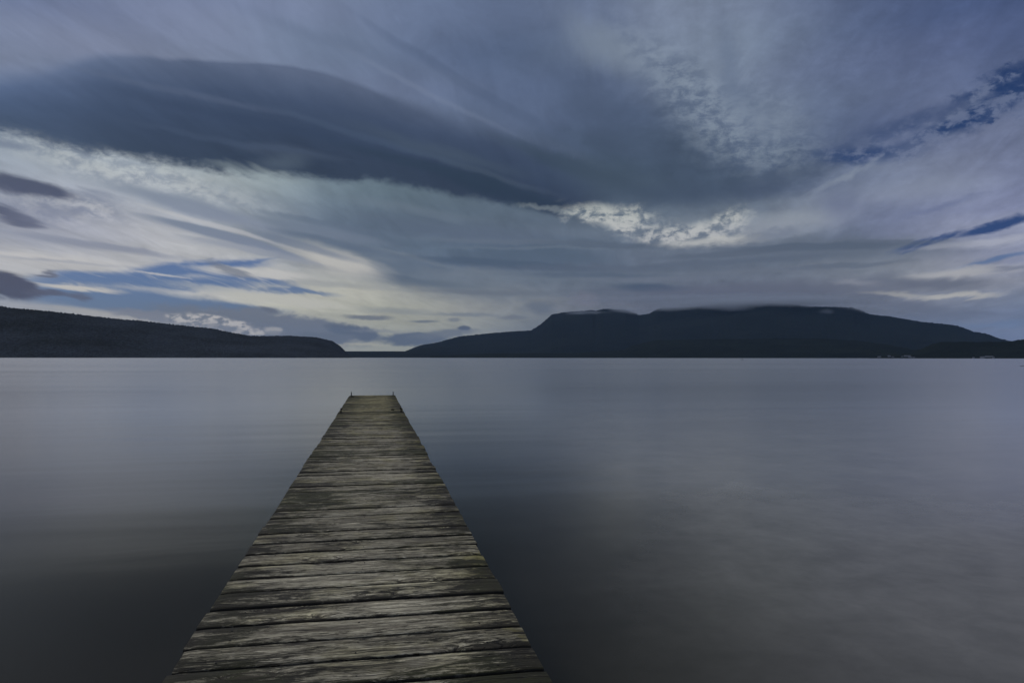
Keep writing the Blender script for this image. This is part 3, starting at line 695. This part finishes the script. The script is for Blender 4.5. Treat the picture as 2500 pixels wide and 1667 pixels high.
fleck = N.sstep(N.noise(N.xyz(N.mul(xs, 11.0), N.mul(ly, 48.0), N.mul(r1, 33.0)), 1.0, 3, 0.6), 0.62, 0.68)
base = N.mix(N.mul(crk2, 0.75), base, (0.022, 0.019, 0.015))
base = N.mix(N.mul(fleck, 0.75), base, (0.018, 0.016, 0.012))
base = N.mix(1.0, base, (1.13, 1.10, 1.01), 'MULTIPLY')
# board sides blackened in the colour for the shade inside the gaps
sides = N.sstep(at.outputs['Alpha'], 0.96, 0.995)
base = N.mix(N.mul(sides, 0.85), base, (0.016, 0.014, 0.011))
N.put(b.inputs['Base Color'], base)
N.put(b.inputs['Roughness'], N.lmap(gr2, 0.3, 0.7, 0.62, 0.85))
b.inputs['Specular IOR Level'].default_value = 0.2
hgt = N.add(N.mul(gr, 1.0), N.mul(gr2, 0.45), N.mul(gr3, 0.2), N.mul(crk, -1.2), N.mul(speck, 0.1), N.mul(heart, 0.3), N.mul(ring, -0.4))
bump(N, b, hgt, 0.9, 0.008)

jetty = empty('wooden_jetty', (0, 0, DECK))
tag(jetty, 'narrow weathered grey plank jetty with mossy stains running out over the still lake', 'jetty')
# plank joints: read near the camera, regular further out
gy = [1641.7,1584.9,1534,1489.7,1449.5,1415,1383,1354,1329.3,1305.9,1284.4,1266,1248,1231,1216.5,1203,1191,1180.5,1170.5,1161.5,1152.8,1144.7,1137]
ys = [deck_pt(914.5 - 0.656 * (y - 875.0), y)[1] for y in gy]
random.seed(11)
front = [ys[0]]
while front[0] > -2.6: front.insert(0, front[0] - random.uniform(0.195, 0.212))
joints = front + ys[1:]
YEND = 20.09
while joints[-1] < YEND - 0.1: joints.append(joints[-1] + random.choice((random.uniform(0.190, 0.216), random.uniform(0.197, 0.208))))
V = []; Fc = []; A = []
NX = 34
prof = [(-1, -0.045), (-1, -0.012), (-0.985, -0.004), (-0.93, 0.0), (-0.5, 0.0), (0, 0.0), (0.5, 0.0), (0.93, 0.0), (0.985, -0.004), (1, -0.012), (1, -0.045)]
drift = 0
planks = []
for i in range(len(joints) - 1):
    y0, y1 = joints[i], joints[i + 1]
    gap = random.uniform(0.015, 0.022) if random.random() < .8 else random.uniform(0.019, 0.025)
    yc = (y0 + y1) / 2; hw = (y1 - y0 - gap) / 2
    drift = drift * 0.7 + random.uniform(-0.004, 0.004)
    step = -0.006 if yc > 10.7 else 0.0
    xl = XL + drift + random.uniform(-0.007, 0.007); xr = XR + drift + random.uniform(-0.006, 0.006) + step
    dz = random.uniform(-0.0025, 0.0035); tl = random.uniform(-0.004, 0.004); sk = random.uniform(-0.004, 0.004)
    cup = random.uniform(-0.002, 0.003); ra, rb_ = random.random(), random.random()
    planks.append((yc, hw, xl, xr, dz))
    b0 = len(V)
    for ix in range(NX + 1):
        s_ = ix / NX; x = xl + (xr - xl) * s_
        for (py2, pz2) in prof:
            sgn = 1 if py2 > 0 else -1
            e = 0.0022 * mn.noise(Vector((x * 5, sgn * 3.0, i * 7.3))) + 0.0012 * mn.noise(Vector((x * 19, sgn * 3.0, i * 3.1)))
            if abs(py2) > 0.9: yy = py2 * hw + e * 1.6
            else: yy = py2 * hw
            if pz2 > -0.02: e2 = 0.0012 * mn.noise(Vector((x * 3, yy * 8, i * 2.2)))
            else: e2 = 0
            endr = -0.003 if ix in (0, NX) and pz2 > -0.02 else 0
            V.append((x + (0.004 * mn.noise(Vector((yy * 40, i, 2))) if ix in (0, NX) else 0),
                      yc + yy + sk * (s_ - 0.5), pz2 + dz + tl * py2 * 0.5 + cup * (py2 * py2) + e2 + endr))
            A.append((ra, yy + 0.5, rb_, abs(py2)))
    n = len(prof)
    for ix in range(NX):
        for j in range(n - 1):
            q = b0 + ix * n + j; Fc.append((q, q + n, q + n + 1, q + 1))
        q = b0 + ix * n; Fc.append((q, q + n - 1, q + 2 * n - 1, q + n))
    Fc.append(tuple(b0 + j for j in range(n))); Fc.append(tuple(b0 + NX * n + j for j in reversed(range(n))))
me = mesh_from('deck', V, Fc, True)
ca = me.attributes.new('plank', 'FLOAT_COLOR', 'POINT'); ca.data.foreach_set('color', [c for v in A for c in v])
deck = link('deck', me, m_wood, jetty)
bmx = bmesh.new(); bmx.from_mesh(me); bmesh.ops.recalc_face_normals(bmx, faces=bmx.faces); bmx.to_mesh(me); bmx.free()
me.set_sharp_from_angle(angle=R_(50))

m_dark = plain('wet_timber', (0.035, 0.031, 0.024), 0.8)
m_dark.node_tree.nodes['Principled BSDF'].inputs['Specular IOR Level'].default_value = 0.15
m_iron = plain('rusty_iron', (0.018, 0.015, 0.013), 0.6, 0.4, 0.5, 60)
Y0, Y1 = joints[0], joints[-1]
for x in (-0.52, -0.055, 0.41):
    MB().box((x, (Y0 + Y1) / 2, -0.125), (0.075, Y1 - Y0 - 0.03, 0.15), bev=0.006).build('stringer', m_dark, jetty)
py = 0.9
while py > Y0 + 0.3: py -= 3.2
while py < Y1:
    MB().box((-0.056, py, -0.262), (1.22, 0.10, 0.12), bev=0.006).build('cross_beam', m_dark, jetty)
    for x in (-0.585, 0.475):
        MB().cone((x, py + 0.13, -1.39), 0.078, 0.07, 2.5, 16).build('pile', m_dark, jetty, True)
    py += 3.2
# nails
nb_ = MB()
for (yc, hw, xl, xr, dz) in planks:
    if yc < 0.8 or yc > 15: continue
    for x in (-0.52, -0.055, 0.41):
        for s_ in (-0.55, 0.55):
            if random.random() < 0.4: continue
            nb_.cone((x + random.uniform(-.012, .012), yc + s_ * hw + random.uniform(-.006, .006), dz + 0.0012), 0.0036, 0.0030, 0.002, 7)
tag(nb_.build('nail_heads', m_iron, jetty), kind='stuff')
# iron pins standing at the far end of the deck
for (px, py, h, kind) in ((858, 966.8, 0.098, 0), (960, 965.8, 0.092, 0), (832.5, 1008, 0.085, 1), (979.5, 1005.5, 0.075, 1)):
    x, y = deck_pt(px, py)
    q = MB()
    if kind == 0:
        q.cone((x, y, h / 2 - 0.03), 0.013, 0.012, h + 0.06, 12)
        q.cone((x, y, h + 0.004), 0.016, 0.014, 0.012, 12)
        q.box((x, y, 0.004), (0.07, 0.05, 0.012), bev=0.002)
    else:
        sg = -1 if px < 900 else 1
        q.cone((x, y, h / 2 - 0.05), 0.012, 0.011, h + 0.10, 12)
        q.box((x + sg * -0.008, y, h - 0.006), (0.042, 0.024, 0.022), bev=0.003)
        q.box((x, y, 0.012), (0.03, 0.06, 0.02), bev=0.003)
    q.build('mooring_pin', m_iron, jetty)
for (px, py, l) in ((860.5, 969.6, 0.10), (958.5, 1001.8, 0.07)):
    x, y = deck_pt(px, py)
    q = MB(); q.box((x, y, 0.012), (l, 0.03, 0.018), bev=0.004); q.cone((x, y, 0.02), 0.012, 0.010, 0.025, 8)
    q.build('cleat', m_iron, jetty)

# ------------------------------------------------------------------ things on the far shore and on the lake
m_white = plain('painted_weatherboard', (0.72, 0.72, 0.70), 0.6, 0, 0.12, 1)
m_roof = plain('grey_roofing', (0.66, 0.62, 0.60), 0.5, 0, 0.12, 1)
m_roofd = plain('brown_roofing', (0.16, 0.12, 0.105), 0.5, 0, 0.12, 1)
m_glass = plain('dark_glazing', (0.02, 0.025, 0.03), 0.15, 0, 0.1, 1)
def house(px, py, wd, dp, ht, label, roofm, name='lake_house', cat='house'):
    a, e = p2s(px, py)
    t = 0.004
    while t < 0.6:
        p = pen.place(a, t, False); r = math.hypot(p.x, p.y)
        if math.degrees(math.atan2(p.z - EYE, r)) >= e: break
        t += 0.002
    root = empty(name, (p.x, p.y, p.z - 0.4), -R_(a + YAW))
    tag(root, label, cat, 'pale houses along the far right shore')
    MB().box((0, 0, ht / 2 + 0.4 - 2.0), (wd, dp, ht + 4.0)).build('wall', m_white, root)
    rh = ht * 0.38
    q = MB(); o = 0.6
    q.prism([(-wd / 2 - o, ht + .42), (wd / 2 + o, ht + .42), (wd / 2 - 1.0, ht + rh + .4), (-wd / 2 + 1.0, ht + rh + .4)], -dp / 2 - o, dp / 2 + o)
    q.build('roof', roofm, root)
    nw = max(2, int(wd / 4))
    for i in range(nw):
        x = -wd / 2 + wd * (i + 0.5) / nw
        MB().box((x, -dp / 2 - 0.04, ht * 0.55 + .4), (wd / nw * 0.55, 0.1, ht * 0.42)).build('window', m_glass, root)
house(2147, 871.5, 15, 9, 3.6, 'small pale house farthest left along the far right shore', m_roof)
house(2171, 870.0, 13, 9, 4.2, 'second pale house from the left, under the dark ridge', m_roof)
house(2180, 871.0, 9, 7, 3.2, 'tiny pale cabin just right of the second shore house', m_roofd, 'lake_cabin', 'cabin')
house(2203, 870.4, 8, 7, 3.0, 'narrow pale cabin at the left end of the main house cluster', m_roofd, 'lake_cabin', 'cabin')
house(2215, 869.2, 26, 10, 3.4, 'long pale building with a flat bright roof topmost in the main cluster', m_roof)
house(2222, 872.2, 14, 8, 3.8, 'pale house below the long flat-roofed building of the cluster', m_roof)
house(2231, 872.6, 9, 7, 3.2, 'small pale cabin at the right end of the main house cluster', m_roofd, 'lake_cabin', 'cabin')
house(2377, 872.4, 7, 6, 3.0, 'lone dim cabin between the two shore clusters', m_roofd, 'lake_cabin', 'cabin')
house(2398, 872.2, 16, 8, 3.4, 'low pale house left end of the rightmost shore group', m_roof)
house(2415, 870.4, 28, 10, 3.0, 'long low pale building highest in the rightmost shore group', m_roof)
house(2425, 872.4, 8, 7, 3.2, 'small pale cabin at the far right of the shore group', m_roofd, 'lake_cabin', 'cabin')

def at_water(px, py):
    a, e = p2s(px, py); r = EYE / math.tan(-R_(e)); w_ = R_(a + YAW)
    return (r * math.sin(w_), r * math.cos(w_), 0), r, a
loc, r, a = at_water(1812.3, 878.2)
by = empty('navigation_buoy', loc, -R_(a + YAW)); k = r / 600
tag(by, 'tiny black buoy with an upright post on the water below the mountain', 'buoy')
q = MB(); q.cone((0, 0, 0.0), 0.62 * k, 0.72 * k, 0.34 * k, 20); q.cone((0, 0, 0.27 * k), 0.6 * k, 0.16 * k, 0.22 * k, 20); q.build('float', m_iron, by)
q = MB(); q.cone((-0.05 * k, 0, 0.75 * k), 0.15 * k, 0.12 * k, 0.8 * k, 12); q.build('post', m_iron, by)
q = MB(); q.cone((-0.05 * k, 0, 1.22 * k), 0.18 * k, 0.08 * k, 0.2 * k, 12); q.build('top_mark', m_iron, by)
loc, r, a = at_water(2500, 892.6)
k = r / 150
V = []; Fc = []; n = 14; L = 1.05 * k
for i in range(15):
    s_ = -1 + 2 * i / 14; rr = (0.09 * (1 - abs(s_) ** 3) + 0.02) * k
    for j in range(n):
        t = 2 * math.pi * j / n; V.append((s_ * L, rr * 1.2 * math.cos(t), rr * math.sin(t) + 0.02 * math.sin(s_ * 4) * k))
for i in range(14):
    for j in range(n):
        q = i * n + j; q2 = i * n + (j + 1) % n; Fc.append((q, q2, q2 + n, q + n))
lg = link('floating_log', mesh_from('floating_log', V, Fc, True), m_dark)
lg.location = Vector(loc) + Vector((math.cos(R_(a + YAW)), -math.sin(R_(a + YAW)), 0)) * (L * 0.42) ; lg.rotation_euler.z = -R_(a + YAW)
tag(lg, 'thin dark log floating low in the water at the right edge', 'log')

# ------------------------------------------------------------------ air
m_h = bpy.data.materials.new('haze_air'); m_h.use_nodes = True; m_h.node_tree.nodes.clear(); N = NT(m_h.node_tree)
v = N.node('ShaderNodeVolumePrincipled'); v.inputs['Color'].default_value = (0.36, 0.60, 1.0, 1)
v.inputs['Density'].default_value = 1.25e-5; v.inputs['Anisotropy'].default_value = 0.0
o = N.node('ShaderNodeOutputMaterial'); m_h.node_tree.links.new(v.outputs[0], o.inputs['Volume'])
hz_ = MB().box((0, 0, 698), (72000, 72000, 1402)).build('haze', m_h)
tag(hz_, kind='stuff')

# mist caught on the summit: soft-edged bodies of cloud standing at the mountain
m_m = bpy.data.materials.new('mist'); m_m.use_nodes = True; m_m.node_tree.nodes.clear(); N = NT(m_m.node_tree)
tcm = N.node('ShaderNodeTexCoord').outputs['Object']
ln = N.node('ShaderNodeVectorMath', operation='LENGTH'); N.put(ln.inputs[0], tcm)
wp = N.node('ShaderNodeNewGeometry').outputs['Position']
nz = N.noise(wp, 0.0045, 5, 0.6)
dn = N.mul(N.sstep(N.add(ln.outputs['Value'], N.mul(N.sub(nz, 0.5), 1.1)), 0.95, 0.15, 0.0, 1.0), N.lmap(nz, 0.3, 0.65, 0.3, 1.0))
att = N.node('ShaderNodeObjectInfo')
v = N.node('ShaderNodeVolumePrincipled'); v.inputs['Color'].default_value = (0.68, 0.75, 0.86, 1)
N.put(v.inputs['Density'], N.mul(dn, N.sep(att.outputs['Color'])[0]))
o = N.node('ShaderNodeOutputMaterial'); m_m.node_tree.links.new(v.outputs[0], o.inputs['Volume'])
try: m_m.cycles.volume_step_rate = 0.35
except Exception: pass
bmm = bmesh.new(); bmesh.ops.create_icosphere(bmm, subdivisions=3, radius=1.0); mist_me = bpy.data.meshes.new('mist'); bmm.to_mesh(mist_me); bmm.free()
mist_me.materials.append(m_m)
def mist(px, py, hw, hh, off, depth, dens, tilt=0):
    a, e = p2s(px, py); w_ = R_(a + YAW); R = mtn.rad(a, 1) + off
    o = bpy.data.objects.new('summit_mist', mist_me); COL.objects.link(o)
    o.location = (R * math.sin(w_), R * math.cos(w_), EYE + R * math.tan(R_(e)))
    o.rotation_euler = (0, R_(-tilt), -w_)
    o.scale = (hw / F * R, depth, hh / F * R); o.color = (dens, 0, 0, 1)
    tag(o, kind='stuff')
mist(1850, 738, 330, 17, -150, 420, 0.0110)
mist(1700, 730, 420, 15, 700, 500, 0.0050)
mist(1640, 752, 90, 12, -250, 260, 0.0050)
mist(1785, 752, 75, 14, -350, 260, 0.0058, -8)
mist(1430, 764, 75, 8, -250, 220, 0.0045)
mist(1530, 758, 60, 11, -250, 260, 0.0055, -6)
mist(2018, 762, 24, 12, -350, 160, 0.0034)
mist(2110, 755, 130, 12, -100, 300, 0.0040, -6)
